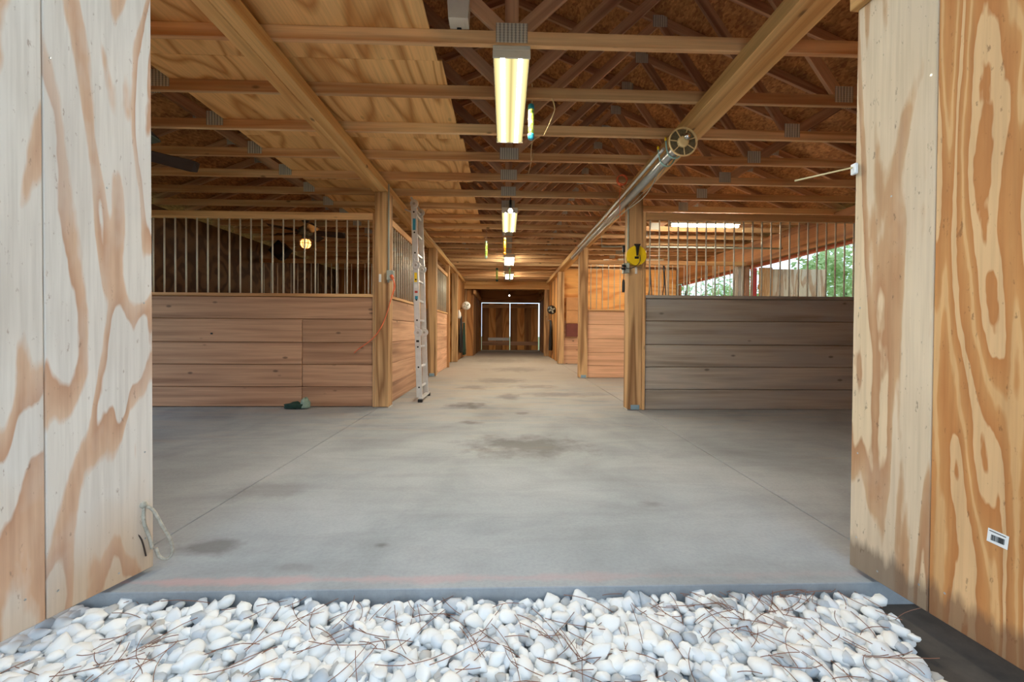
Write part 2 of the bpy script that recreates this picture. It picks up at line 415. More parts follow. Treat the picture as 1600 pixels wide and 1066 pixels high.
def lathe(name, prof, loc, mat, parent=None, n=20, axis='Z', smooth=True):
    vs_, fs = [], []
    for (r, z) in prof:
        for k in range(n):
            a = 2*math.pi*k/n; vs_.append((r*math.cos(a), r*math.sin(a), z))
    for i in range(len(prof)-1):
        for k in range(n): fs.append([i*n+k, i*n+(k+1) % n, (i+1)*n+(k+1) % n, (i+1)*n+k])
    fs.append(list(range(n))[::-1]); fs.append([(len(prof)-1)*n+k for k in range(n)])
    me = bpy.data.meshes.new(name); me.from_pydata(vs_, [], fs); me.materials.append(M[mat])
    for p in me.polygons: p.use_smooth = smooth and len(p.vertices) == 4
    R = Matrix.Identity(4)
    if axis == 'Y': R = Matrix.Rotation(math.pi/2, 4, 'X')
    if axis == 'X': R = Matrix.Rotation(math.pi/2, 4, 'Y')
    return mesh_obj(name, me, parent, Matrix.Translation(loc) @ R)
def poly(name, verts, faces, mat, parent=None, smooth=False, loc=(0, 0, 0)):
    me = bpy.data.meshes.new(name); me.from_pydata(verts, [], faces); me.materials.append(M[mat])
    if smooth:
        for p in me.polygons: p.use_smooth = True
    return mesh_obj(name, me, parent, Matrix.Translation(loc))
def prism(name, pts, axis, a, b, mat, parent=None):
    """extrude a 2-D outline along an axis from a to b; pts are the two other coordinates in order"""
    def v(p, t):
        return {'X': (t, p[0], p[1]), 'Y': (p[0], t, p[1]), 'Z': (p[0], p[1], t)}[axis]
    n = len(pts); vs_ = [v(p, a) for p in pts]+[v(p, b) for p in pts]
    fs = [list(range(n)), list(range(n, 2*n))[::-1]]+[[i, n+i, n+(i+1) % n, (i+1) % n] for i in range(n)]
    o = poly(name, vs_, fs, mat, parent)
    bm = bmesh.new(); bm.from_mesh(o.data); bmesh.ops.recalc_face_normals(bm, faces=bm.faces); bm.to_mesh(o.data); bm.free()
    return o
def copy_tree(o, parent=None, loc=None):
    c = o.copy(); C.objects.link(c); WM[c] = WM[o].copy()
    if parent is not None: c.parent = parent; c.matrix_parent_inverse = o.matrix_parent_inverse.copy()
    if loc is not None: c.location = loc; WM[c] = Matrix.Translation(loc)
    for ch in list(o.children): copy_tree(ch, c)
    return c
ORD = ('first second third fourth fifth sixth seventh eighth ninth tenth eleventh twelfth thirteenth fourteenth fifteenth sixteenth '
       'seventeenth eighteenth nineteenth twentieth twenty-first twenty-second twenty-third twenty-fourth twenty-fifth twenty-sixth '
       'twenty-seventh twenty-eighth twenty-ninth').split()

# ------------------------------------------------------------------ the setting
X0 = .03                      # building axis
HW = 5.25                     # half width
YF, YB = 1.78, 19.6           # front and rear walls
def roofz(x): return 2.98 + .41*(HW+.05-abs(x-X0))

ground = box('ground', (-60, -30, -.4), (60, 70, -.10), 'grass', ch=.001); tag(ground, 'grassy ground around the barn', 'ground', kind='structure')
floor = empty('floor', (0, 10, -.12), 'grey concrete barn floor in three long slabs with tooled joints', 'floor', kind='structure')
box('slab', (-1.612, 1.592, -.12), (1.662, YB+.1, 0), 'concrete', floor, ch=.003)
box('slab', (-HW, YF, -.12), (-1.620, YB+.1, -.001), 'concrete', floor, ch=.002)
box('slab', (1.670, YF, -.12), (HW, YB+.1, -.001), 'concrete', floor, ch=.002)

roof = empty('ceiling', (X0, 10, 3), 'brown strand-board roof underside above the trusses', 'ceiling', kind='structure')
for sx in (-1, 1):
    e = HW+.7; ze = roofz(X0+HW) - .41*.65; za = roofz(X0)
    prism('roof_sheathing', [(X0, za), (X0, za+.03), (X0+sx*e, ze+.03), (X0+sx*e, ze)], 'Y', YF-.4, YB+.4, 'osb', roof)

wl = empty('wall_left', (-HW, 10, 0), 'strand-board side wall behind the left stalls', 'wall', kind='structure')
y = YF
while y < YB:
    y2 = min(y+1.22, YB)
    if y < YF+.1: y2 = 2.3
    if 2.2 < y < 5.2: box('header_beam', (-HW-.05, 2.302, 2.41), (-HW, 5.298, 2.84), 'girder', wl, 1); y = 5.30; continue
    box('wall_panel', (-HW-.05, y+.002, 0), (-HW, y2-.002, 2.84), 'osbdark', wl, 2); y = y2
wr = empty('wall_right', (HW, 10, 0), 'open-sided right wall with header beam and wide openings', 'wall', kind='structure')
for (a, b) in ((YF, 3.0), (3.0, 4.22), (4.22, 5.35), (12.3, 13.5), (13.5, 14.7), (14.7, 15.9), (15.9, 17.1), (17.1, 18.3), (18.3, YB)):
    box('wall_panel', (HW, a+.002, 0), (HW+.05, b-.002, 2.40), 'osb', wr, 2)
box('header_beam', (HW-.10, YF, 2.41), (HW, YB, 2.88), 'header', wr, 1)
box('fascia', (HW+.052, 5.36, 2.36), (HW+.09, 12.3, 2.56), 'salmon', wr, 1)
wb = empty('wall_back', (0, YB, 0), 'brown plywood end wall around the rear doors', 'wall', kind='structure')
box('wall_panel', (-HW, YB, 0), (-1.14, YB+.06, 2.84), 'plyDark', wb, 2)
box('wall_panel', (1.62, YB, 0), (HW, YB+.06, 2.84), 'plyDark', wb, 2)
box('wall_panel', (-1.14, YB, 2.30), (1.62, YB+.06, 2.84), 'plyDark', wb)
prism('gable_panel', [(-HW, 2.84), (HW, 2.84), (X0, roofz(X0)-.01)], 'Y', YB, YB+.06, 'osb', wb)
wf = empty('wall_front', (0, YF, 0), 'front barn wall beside and above the entrance', 'wall', kind='structure')
box('wall_panel', (-HW-.05, YF-.06, 0), (-1.54, YF, 2.84), 'plyWall', wf)
box('wall_panel', (1.55, YF-.06, 0), (HW+.05, YF, 2.84), 'plyWall', wf)
box('header_beam', (-1.54, YF-.06, 2.60), (1.55, YF, 2.84), 'girder', wf)
prism('gable_panel', [(-HW, 2.84), (HW, 2.84), (X0, roofz(X0)-.01)], 'Y', YF-.06, YF, 'plyWall', wf)

# gravel strip
gravel = box('gravel_bed', (-2.6, -2.0, -.11), (1.34, 1.592, -.085), 'stone', ch=.002)
tag(gravel, 'bed of white marble chips in front of the concrete', 'gravel', kind='structure')
soil = box('soil_strip', (1.34, -2.0, -.11), (2.6, 1.592, -.088), 'soil', ch=.002); tag(soil, 'dark bare soil under the orange plywood door', 'soil', kind='structure')
def stone_variants(k):
    out = []
    for i in range(k):
        bm = bmesh.new(); bmesh.ops.create_icosphere(bm, subdivisions=2, radius=1)
        off = Vector((i*7.3, i*3.1, i*5.7)); ax = random.uniform(.8, 1.5)
        for v in bm.verts:
            d = v.co.normalized(); s = 1 + .34*noise.noise(d*1.15+off) + .10*noise.noise(d*2.6+off)
            v.co = Vector((d.x*s*ax, d.y*s*.80, d.z*s*.55))
        for q in range(9):      # broken facets
            pn = Vector((random.gauss(0, 1), random.gauss(0, 1), random.gauss(0, .8))).normalized(); pd_ = random.uniform(.50, .72)*(.55+.45*math.hypot(pn.x, pn.y))
            for v in bm.verts:
                ex = v.co.dot(pn)-pd_
                if ex > 0: v.co -= pn*ex*.9
        for f in bm.faces: f.smooth = True
        me = bpy.data.meshes.new('stone'); bm.to_mesh(me); bm.free(); me.materials.append(M['stone']); out.append(me)
    return out
SV = stone_variants(10)
def gravel_edge(y): return 1.50 - max(0, 1.62-y)*.42
spots = []
def scatter(y0, y1, x0, x1, step, z, jit=.42):
    yy = y0
    while yy < y1:
        xx = x0
        while xx < x1:
            px = xx+random.uniform(-jit, jit)*step; py = yy+random.uniform(-jit, jit)*step
            lim = gravel_edge(py)+random.uniform(-.05, .03)
            if py < 1.58 and px < lim and px > -2.35:
                spots.append((px, py, z+random.uniform(-.008, .010), random.choice([.6, .75, .8, .9, 1.0, 1.0, 1.2])*.036))
            xx += step
        yy += step*.86
scatter(.75, 1.62, -2.35, 1.75, .036, -.062)
scatter(.9, 1.62, -2.35, 1.75, .045, -.042)
def show(sp):   # apparent size in the photograph, for choosing the nearest stones in view
    x, yv, z, r = sp
    if yv < .35: return 0
    px = 790+645*x/yv; py = 516+645*(1-z)/yv
    if px < 5 or px > 1595 or py > 1060 or (z < -.056): return 0
    if x < -1.46-(1.70-yv)*.29 or x > 1.47: return 0
    return r/yv
spots.sort(key=show, reverse=True)
def stone_matrix(sp):
    x, yv, z, r = sp
    R = Matrix.Rotation(random.uniform(0, 6.28), 4, 'Z') @ Matrix.Rotation(random.uniform(-.5, .5), 4, 'X') @ Matrix.Rotation(random.uniform(-.5, .5), 4, 'Y')
    return Matrix.Translation((x, yv, z)) @ R @ Matrix.Scale(r, 4)
for sp in spots[:300]:
    o = mesh_obj('stone', random.choice(SV), gravel, stone_matrix(sp))
av, af, at_ = [], [], []
SVd = [([v.co.copy() for v in me.vertices], [tuple(p.vertices) for p in me.polygons]) for me in SV]
for sp in spots[300:]:
    vv, ff = random.choice(SVd); m4 = stone_matrix(sp); b0 = len(av); tn = random.random()*.7
    av += [m4 @ v for v in vv]; af += [tuple(i+b0 for i in f) for f in ff]; at_ += [tn]*len(vv)
me = bpy.data.meshes.new('loose_stones'); me.from_pydata(av, [], af); me.materials.append(M['stone'])
a = me.attributes.new('tint', 'FLOAT', 'POINT'); a.data.foreach_set('value', at_)
me.polygons.foreach_set('use_smooth', [True]*len(me.polygons))
tag(mesh_obj('loose_stones', me, gravel), kind='stuff')

# pine straw lying over the chips
def pine_straw(n):
    vs_, fs = [], []
    clusters = [(-.55, 1.45), (-.25, 1.42), (.62, 1.40), (.95, 1.46), (1.2, 1.5), (-1.1, 1.3), (.2, 1.32), (1.05, 1.3)]
    for i in range(n):
        if random.random() < .7:
            cx, cy = random.choice(clusters); cx += random.gauss(0, .16); cy += random.gauss(0, .07)
        else: cx, cy = random.uniform(-1.5, 1.35), random.uniform(1.0, 1.6)
        cy = min(cy, 1.57); a = random.uniform(0, 6.28); L = random.uniform(.07, .22); bend = random.uniform(-1.1, 1.1)
        z = -.022+random.uniform(-.006, .008); r = .0010; prev = None
        p = Vector((cx, cy, z)); k = 5
        for j in range(k+1):
            d = Vector((math.cos(a+bend*j/k), math.sin(a+bend*j/k), random.uniform(-.06, .06)))
            nn = Vector((-d.y, d.x, 0))*r; b0 = len(vs_)
            vs_ += [p+nn, p-nn, p+Vector((0, 0, 2*r))]
            if prev is not None:
                for q in range(3): fs.append((prev+q, prev+(q+1) % 3, b0+(q+1) % 3, b0+q))
            prev = b0; p = p+d*L/k
            if p.y > 1.585: break
    o = poly('pine_straw', [tuple(v) for v in vs_], fs, 'needle'); return o
tag(pine_straw(240), 'dry brown pine needles scattered over the white stones', 'pine needles', kind='stuff')

# ------------------------------------------------------------------ entrance doors
def entrance_door(hinge, direc, H, mats, nar, label, top_rail):
    d = Vector((*direc, 0)).normalized(); h = Vector((*hinge, 0)); L = 1.52
    root = empty('barn_door', (h.x, h.y, .0), label, 'door')
    side = 1 if h.x < 0 else -1          # inner face looks toward the aisle
    nrm = Vector((-d.y, d.x, 0)); nrm = nrm if nrm.x*side > 0 else -nrm
    ang = math.atan2(d.y, d.x)
    def panel(name, s0, s1, z0, z1, t0, t1, mat, ch=.003):
        dims = (s1-s0, abs(t1-t0), z1-z0)
        c = h + d*(s0+s1)/2 + nrm*(t0+t1)/2 + Vector((0, 0, (z0+z1)/2))
        return mesh_obj(name, box_mesh(*dims, mat, ch), root, Matrix.Translation(c) @ Matrix.Rotation(ang, 4, 'Z'))
    panel('plywood_panel', 0, nar-.0015, .02, H, -.012, 0, mats[0])
    panel('plywood_panel', nar+.0015, L, .02, H, -.012, 0, mats[1])
    for (a0, a1) in ((0, .09), (.72, .81), (L-.09, L)): panel('stile', a0, a1, .02, H, -.05, -.013, 'trim')
    for (z0, z1) in ((.03, .12), (1.1, 1.19), (H-.10, H-.01)): panel('cross_rail', .091, L-.091, z0, z1, -.05, -.013, 'trim')
    if top_rail: panel('top_rail', -.012, L, H+.002, H+.09, -.05, .028, 'girder')
    for s in (.02, .05): pass
    for (s, z) in ((.03, .15), (.03, .5), (.03, 1.1), (.12, .06), (nar-.03, .10), (nar+.05, .12), (nar-.02, 1.9), (.15, 1.52), (.62, .05)):
        c = h + d*s + nrm*.0005
        c.z = z
        lathe('screw_head', [(.004, 0), (.003, .0012)], c, 'steelgrey', root, 8, 'X')
    return root, d, nrm
dl, dlv, dln = entrance_door((-1.441, 1.732), (-.12, -.414), 2.45, ('doorL', 'doorL'), .325, 'pale weathered plywood barn door swung open on the left', False)
dr, drv, drn = entrance_door((1.456, 1.686), (.05, -.55), 2.335, ('doorRn', 'doorR'), .30, 'orange-grained plywood barn door swung open on the right', True)
# barcode sticker on the right door
def on_door(h, d, nrm, s, z, out=.001): v = Vector((*h, 0))+d*s+nrm*out; v.z = z; return v
st = empty('barcode_sticker', on_door((1.456, 1.686), drv, drn, .49, .37), 'white barcode sticker low on the orange plywood door', 'sticker')
ang = math.atan2(drv.y, drv.x)
def door_plate(name, s, z, l, hh, out, mat, parent, th=.0008):
    return mesh_obj(name, box_mesh(l, th, hh, mat, .0002), parent, Matrix.Translation(on_door((1.456, 1.686), drv, drn, s, z, out)) @ Matrix.Rotation(ang, 4, 'Z') @ Matrix.Rotation(.08, 4, 'Y'))
door_plate('label_paper', .487, .375, .05, .042, .001, 'whitep', st)
door_plate('print_line', .487, .390, .040, .0025, .0018, 'black', st)
for i in range(13):
    wd = random.choice([.0008, .0012, .002]); door_plate('barcode_bar', .472+i*.0026, .372, wd, .018, .0018, 'black', st)
# little white block with pole on the door edge
wbk = empty('white_latch', (1.45, 1.68, 1.68), 'small white plastic block holding a pale rod on the right door edge', 'latch')
box('block', (1.438, 1.665, 1.655), (1.452, 1.692, 1.70), 'whitep', wbk)
rod('rod', (1.442, 1.68, 1.685), (1.25, 1.76, 1.655), .0035, 'cream', wbk)
# rope loop on the left door edge
rope = empty('rope_loop', (-1.45, 1.72, .06), 'frayed pale rope loop hanging on the left door edge', 'rope')
tube('loop', [(-1.452, 1.70, .285), (-1.428, 1.715, .26), (-1.405, 1.73, .19), (-1.388, 1.75, .12), (-1.392, 1.765, .06), (-1.41, 1.76, .035), (-1.432, 1.75, .05), (-1.437, 1.74, .09)], .0062, 'rope', rope, 8, 4)
tube('strand', [(-1.452, 1.70, .285), (-1.447, 1.695, .22), (-1.440, 1.712, .15), (-1.436, 1.72, .10)], .006, 'rope', rope, 8, 4)
tube('frayed_cord', [(-1.462, 1.69, .28), (-1.468, 1.668, .22), (-1.452, 1.69, .15), (-1.444, 1.70, .08)], .0028, 'dark', rope, 6, 4)
lathe('knot', [(.004, -.014), (.013, -.006), (.015, .002), (.011, .012), (.003, .016)], (-1.452, 1.698, .288), 'rope', rope, 12)

# ------------------------------------------------------------------ posts and girders
def post(x0, y0, wdt, top, label, bracket=True, mat='post'):
    r = empty('support_post', (x0+wdt/2, y0+wdt/2, 0), label, 'post', 'timber posts along the aisle')
    box('timber', (x0, y0, .012), (x0+wdt, y0+wdt, top), mat, r, 2, .006)
    box('base_plate', (x0-.004, y0-.006, 0), (x0+wdt+.004, y0+wdt+.006, .011), 'steelgrey', r)
    if bracket: box('bracket', (x0+.04, y0-.010, .012), (x0+wdt-.03, y0-.0005, .07), 'bluebkt', r)
    return r
GZ0, GZ1 = 2.74, 2.85
post(-1.66, 5.29, .178, GZ0, 'timber post beside the ladder with grey conduit and white tag', False)
post(1.537, 5.13, .178, GZ0, 'timber post carrying the yellow cord reel')
post(-1.66, 8.85, .178, GZ0, 'timber post just beyond the ladder on the left')
post(1.545, 8.60, .178, GZ0, 'second timber post on the right, past the yellow reel')
post(-1.66, 12.75, .178, GZ0, 'third timber post on the left side of the aisle', False)
post(1.56, 12.20, .178, GZ0, 'third timber post on the right side of the aisle', False)
post(-1.66, 15.70, .178, GZ0, 'farthest timber post on the left, at the crossing header', False)
post(1.475, 15.70, .178, GZ0, 'farthest timber post on the right, at the crossing header', False)
for (xa, xb, lab) in ((-1.68, -1.50, 'long timber girder under the trusses on the left of the aisle'), (1.535, 1.755, 'long timber girder under the trusses on the right of the aisle')):
    g = empty('girder_beam', ((xa+xb)/2, 8, GZ0), lab, 'beam')
    mid = (xa+xb)/2
    beam('beam_ply', (xa+.045, YF+.01, (GZ0+GZ1)/2-.001), (xa+.045, YB-.01, (GZ0+GZ1)/2-.001), .088, GZ1-GZ0-.004, 'girder', g)
    beam('beam_ply', ((xa+.09+xb)/2, YF+.01, (GZ0+GZ1)/2+.003), ((xa+.09+xb)/2, YB-.01, (GZ0+GZ1)/2+.003), xb-xa-.091, GZ1-GZ0-.006, 'girder', g)
hb = box('header_beam', (-1.75, 15.60, 2.55), (1.85, 15.69, 2.84), 'girder'); tag(hb, 'header beam crossing the aisle near the rear doors', 'beam')

# ------------------------------------------------------------------ trusses
TZ = 2.85; CH = .089; TH = .038
YT0, DY, NT = 2.717, .6096, 28
def topz(x): return 2.93 + .41*(5.3-abs(x))
tr0 = empty('roof_truss', (X0, YT0, TZ), 'x', 'truss', 'roof trusses')
beam('bottom_chord', (X0-5.3, YT0, TZ+CH/2), (X0+5.3, YT0, TZ+CH/2), TH, CH, 'chord', tr0)
for sx in (-1, 1):
    beam('top_chord', (X0+sx*5.3, YT0, topz(5.3)), (X0, YT0, topz(0)), TH-.002, CH, 'web', tr0)
    beam('web', (X0+sx*.03, YT0, TZ+.07), (X0+sx*1.65, YT0, topz(1.65)), TH-.004, CH, 'web', tr0)
    beam('web', (X0+sx*2.70, YT0, TZ+.07), (X0+sx*1.65, YT0, topz(1.65)), TH-.004, CH, 'web', tr0)
    beam('web', (X0+sx*2.74, YT0, TZ+.07), (X0+sx*3.75, YT0, topz(3.75)), TH-.006, CH, 'web', tr0)
beam('king_post', (X0, YT0, TZ+.07), (X0, YT0, topz(0)-.02), TH-.003, CH, 'web', tr0, (1, 0, 0))
for (x, z, l, hh) in ((0, TZ+.075, .205, .125), (2.72, TZ+.09, .15, .13), (-2.72, TZ+.09, .15, .13), (1.65, topz(1.65)-.02, .16, .13), (-1.65, topz(1.65)-.02, .16, .13), (3.75, topz(3.75)-.02, .13, .10), (-3.75, topz(3.75)-.02, .13, .10)):
    box('gusset_plate', (X0+x-l/2, YT0-.0225, z-hh/2), (X0+x+l/2, YT0-.0195, z+hh/2), 'plate', tr0, ch=.0008)
for i in range(NT):
    if i == 0: t = tr0
    else: t = copy_tree(tr0, None, (X0, YT0+i*DY, TZ))
    t['label'] = 'roof truss spanning the barn, %s from the entrance' % ORD[i]

# plywood laid over the chords, left of the aisle centre
ply = [(1.86, 3.02, -.50, 'nearest the entrance'), (3.02, 4.24, -.47, 'second from the entrance'), (4.24, 5.46, -.44, 'third from the entrance'), (5.46, 6.07, -.62, 'the short fourth one from the entrance'),
       (6.07, 7.29, -.46, 'fifth from the entrance'), (7.29, 8.78, -.47, 'farthest from the entrance')]
for (a, b, xr, lab) in ply:
    o = box('plywood_sheet', (-2.62, a+.0015, TZ+CH), (xr, b-.0015, TZ+CH+.012), 'plyCeil', None, 1, .001)
    tag(o, 'golden plywood sheet lying on the trusses, ' + lab, 'plywood', 'loft plywood sheets')

# ------------------------------------------------------------------ stall partitions
BZ = [0.004, .258, .543, .827, 1.127, 1.41]
def partition_x(name_label, xa, xb, y0, mat, nb, bar_r=.0095, split=None, top=2.40, frame_mat='trim', th=.038, pitch=None, sill_mat=None):
    """stall wall across the barn: planks below, steel bars above"""
    r = empty('stall_partition', ((xa+xb)/2, y0, 0), name_label, 'stall wall')
    for i in range(5):
        z0, z1 = BZ[i]+.0028, BZ[i+1]-.0028
        dy = random.uniform(0, .004)
        if split and i < 4:
            box('board', (xa, y0+dy, z0), (split-.003, y0+th, z1), mat, r, 0, .006)
            box('board', (split+.003, y0+dy+.001, z0), (xb, y0+th, z1), mat, r, 0, .006)
        else: box('board', (xa, y0+dy, z0), (xb, y0+th, z1), mat, r, 0, .006)
    box('backing', (xa, y0+th+.0005, .004), (xb, y0+th+.012, 1.41), 'header', r, 0)
    box('sill', (xa, y0-.018, 1.412), (xb, y0+.07, 1.452), sill_mat or frame_mat, r, 0)
    box('top_rail', (xa, y0-.014, top), (xb, y0+.055, top+.085), frame_mat, r, 0)
    n = nb; p = (xb-xa)/n
    for k in range(n):
        x = xa+p*(k+.5)
        rod('bar', (x, y0+.022, 1.446), (x, y0+.022, top+.01), bar_r, 'galv', r)
    return r
def partition_y(label, ya, yb, x0, mat, nb, top=2.40, inner=1, bar_r=.0095):
    """stall front along the aisle; inner = +1 when the aisle lies on the +X side"""
    r = empty('stall_front', (x0, (ya+yb)/2, 0), label, 'stall front')
    x1 = x0-inner*.038
    lo, hi = min(x0, x1), max(x0, x1)
    for i in range(5):
        box('board', (lo, ya, BZ[i]+.0028), (hi, yb, BZ[i+1]-.0028), mat, r, 1, .006)
    xk = lo-.0125 if inner > 0 else hi+.0005
    box('backing', (xk, ya, .004), (xk+.012, yb, 1.41), 'header', r, 1)
    box('sill', (lo-.02, ya, 1.412), (hi+.018, yb, 1.452), 'trim', r, 1)
    box('top_rail', (lo-.01, ya, top), (hi+.012, yb, top+.085), 'trim', r, 1)
    p = (yb-ya)/nb
    for k in range(nb):
        yy = ya+p*(k+.5); rod('bar', ((lo+hi)/2, yy, 1.446), ((lo+hi)/2, yy, top+.01), bar_r, 'galv', r)
    return r
pl = partition_x('tan plank stall wall with steel bars facing the entrance on the left', -5.20, -1.70, 5.36, 'boardL', 26, split=-2.60)
box('corner_stile', (-1.70, 5.335, .004), (-1.662, 5.42, 2.49), 'trim', pl, 2)
box('knot_hole', (-3.74, 5.352, .925), (-3.715, 5.3605, .945), 'black', pl, 0, .003)
pr = partition_x('grey weathered plank stall wall with steel bars facing the entrance on the right', 1.76, 5.13, 5.16, 'boardR', 28, sill_mat='boardR')
box('corner_stile', (1.718, 5.135, .004), (1.758, 5.22, 2.49), 'trim', pr, 2)
partition_x('barred plank partition at the back of the left stall, behind the caged lamp', -5.20, -1.67, 8.92, 'boardL', 25, .008)
partition_x('pinkish plank partition with bars behind the yellow reel post', 1.735, 5.10, 8.66, 'boardP', 27, .008)
a1 = partition_y('plank stall front with bars behind the ladder', 5.475, 7.22, -1.545, 'boardL', 15)
box('jamb', (-1.60, 7.23, .004), (-1.50, 7.33, 2.70), 'trim', a1, 2)
a2 = partition_y('plank stall front with bars past the second left post', 9.035, 10.95, -1.545, 'boardP', 14)
box('jamb', (-1.60, 10.96, .004), (-1.49, 11.08, 2.70), 'trim', a2, 2)
# plywood tack-room walls
wL = empty('wall_tack_room', (-3.4, 12.8, 0), 'brown plywood wall behind the rear left stalls', 'wall', kind='structure')
for k in range(3): box('wall_panel', (-5.20+k*1.18, 12.80, 0), (-5.20+(k+1)*1.18-.004, 12.83, 2.83), 'plyWall' if k else 'plyDark', wL, 2)
wR = empty('wall_tack_bay', (3.4, 12.42, 0), 'orange plywood and reddish plank wall at the rear of the right bay', 'wall', kind='structure')
for k in range(3): box('wall_panel', (1.745+k*1.13, 12.30, 1.30), (1.745+(k+1)*1.13-.004, 12.33, 2.83), 'plyWall', wR)
for i in range(5): box('board', (1.745, 12.295-.003*(i % 2), .004+i*.26), (5.12, 12.33, .26+i*.26), 'boardP', wR, 0, .004)
# aisle walls of the rear left part
wA = empty('wall_rear_left', (-1.5, 14, 0), 'vertical brown plank wall along the rear left of the aisle', 'wall', kind='structure')
for k in range(9): box('plank', (-1.60, 12.94+k*.305, .004), (-1.555+.004*(k % 2), 12.94+(k+1)*.305-.004, 2.73), 'plyDark', wA, 2)
wC = empty('wall_end_left', (-1.2, 17.6, 0), 'brown plank wall of the narrowed rear passage on the left', 'wall', kind='structure')
for k in range(12): box('plank', (-1.30, 15.92+k*.305, .004), (-1.235+.005*(k % 2), 15.92+(k+1)*.305-.004, 2.73), 'plyDark' if k % 3 else 'post', wC, 2)
box('plank', (-1.66, 15.885, .004), (-1.235, 15.915, 2.73), 'plyDark', wC, 2)
wD = empty('wall_end_right', (1.7, 16, 0), 'brown plank wall along the rear right of the aisle', 'wall', kind='structure')
for k in range(23): box('plank', (1.66, 12.5+k*.305, .004), (1.705-.004*(k % 2), 12.5+(k+1)*.305-.004, 2.73), 'plyDark' if k % 3 else 'plyWall', wD, 2)
gl = empty('rear_girder', (-1.2, 17.6, 2.5), 'short beam over the narrowed rear passage, left', 'beam'); beam('beam_ply', (-1.18, 15.72, 2.44), (-1.18, 19.55, 2.44), .09, .14, 'trim', gl)
gl = empty('rear_girder', (1.55, 17.8, 2.5), 'short beam over the narrowed rear passage, right', 'beam'); beam('beam_ply', (1.60, 15.90, 2.44), (1.60, 19.55, 2.44), .09, .14, 'trim', gl)

# rear doors with daylight in the gaps
for (xa, xb, lab) in ((-1.125, .195, 'left leaf of the closed plywood rear doors at the far end'), (.225, 1.565, 'right leaf of the closed plywood rear doors at the far end')):
    r = empty('rear_door', ((xa+xb)/2, YB+.08, 0), lab, 'door')
    n = 4; p = (xb-xa)/n
    for k in range(n): box('door_plank', (xa+k*p, YB+.08+.004*(k % 2), .012), (xa+(k+1)*p, YB+.12, 2.275), 'plyWall' if (k % 2) else 'plyDark', r, 2)
    box('cross_rail', (xa, YB+.055, .28), (xb, YB+.079, .46), 'boardL', r); box('cross_rail', (xa, YB+.055, 2.05), (xb, YB+.079, 2.2), 'trim', r)
    if xa < 0: box('white_strip', (xa+.30, YB+.045, .50), (xb-.02, YB+.079, .64), 'whitep', r)
ts = box('rear_threshold', (-1.14, 19.30, .001), (1.62, 19.55, .06), 'concrete'); tag(ts, 'low concrete threshold before the rear doors', 'threshold')

# open side bay: post, red trim, plywood leaf swung outwards
sp_ = empty('side_post', (5.15, 8.95, 0), 'grey-brown side post with red trim at the open bay', 'post')
box('timber', (5.02, 8.78, 0), (5.148, 8.95, 2.405), 'boardR', sp_, 2); box('timber', (5.152, 8.74, 0), (5.25, 8.93, 2.405), 'boardL', sp_, 2)
box('red_trim', (5.252, 8.66, 0), (5.36, 8.72, 2.355), 'red', sp_, 2)
s2 = empty('side_post', (5.15, 5.45, 0), 'side post at the corner of the grey stall wall', 'post'); box('timber', (5.14, 5.38, 0), (5.25, 5.54, 2.405), 'boardR', s2, 2); box('base_plate', (5.135, 5.375, -.0005), (5.245, 5.545, .006), 'steelgrey', s2)
pd = empty('side_door', (5.4, 8.62, 0), 'plywood side door swung outward beyond the right bars', 'door')
box('plywood_panel', (5.37, 8.60, .05), (5.66, 8.62, 2.36), 'doorR', pd); box('plywood_panel', (5.663, 8.60, .05), (6.82, 8.62, 2.33), 'doorRn', pd)
box('cross_rail', (5.37, 8.622, .3), (6.82, 8.66, .4), 'trim', pd); box('cross_rail', (5.37, 8.622, 1.9), (6.82, 8.66, 2.0), 'trim', pd)

# ------------------------------------------------------------------ lamps
def wrap_light(y0, x, label, mat, L=1.22):
    r = empty('ceiling_light', (x, y0+L/2, 2.77), label, 'light', 'wraparound fluorescent lights down the aisle')
    w2 = .122
    box('housing', (x-w2, y0, 2.815), (x+w2, y0+L, 2.849), 'white', r)
    prism('lens', [(-w2+.004, 2.814-2.77), (-w2+.012, .004), (-w2+.03, 0), (w2-.03, 0), (w2-.012, .004), (w2-.004, 2.814-2.77)], 'Y', -L/2+.012, L/2-.012, mat, r)
    ln = r.children[-1]; ln.matrix_basis = Matrix.Translation((x, y0+L/2, 2.77)); WM[ln] = ln.matrix_basis.copy()
    for yy in (y0, y0+L-.01): box('end_cap', (x-w2-.001, yy, 2.766), (x+w2+.001, yy+.01, 2.816), 'white', r)
    return r
wrap_light(2.70, .03, 'long glowing fluorescent fixture nearest the entrance', 'lens')
wrap_light(6.24, .055, 'second glowing fluorescent fixture down the aisle', 'lens')
wrap_light(10.05, .09, 'third bright fluorescent fixture down the aisle', 'lensfar')
wrap_light(13.10, .12, 'fourth bright fluorescent fixture, farthest down the aisle', 'lensfar')
def tube_light(x0, y, label, z=2.79):
    r = empty('tube_light', (x0+.58, y, z), label, 'light')
    rod('glowing_tube', (x0+.02, y, z-.02), (x0+1.15, y, z-.02), .019, 'tube', r, 10)
    box('housing', (x0, y-.06, z+.002), (x0+1.17, y+.06, z+.058), 'white', r)
    for e in (x0, x0+1.15): box('socket', (e, y-.02, z-.042), (e+.02, y+.02, z+.001), 'whitep', r)
tube_light(2.75, 6.85, 'bright fluorescent tube over the right stall behind the bars')
tube_light(2.87, 10.52, 'bright fluorescent tube over the farther right bay')
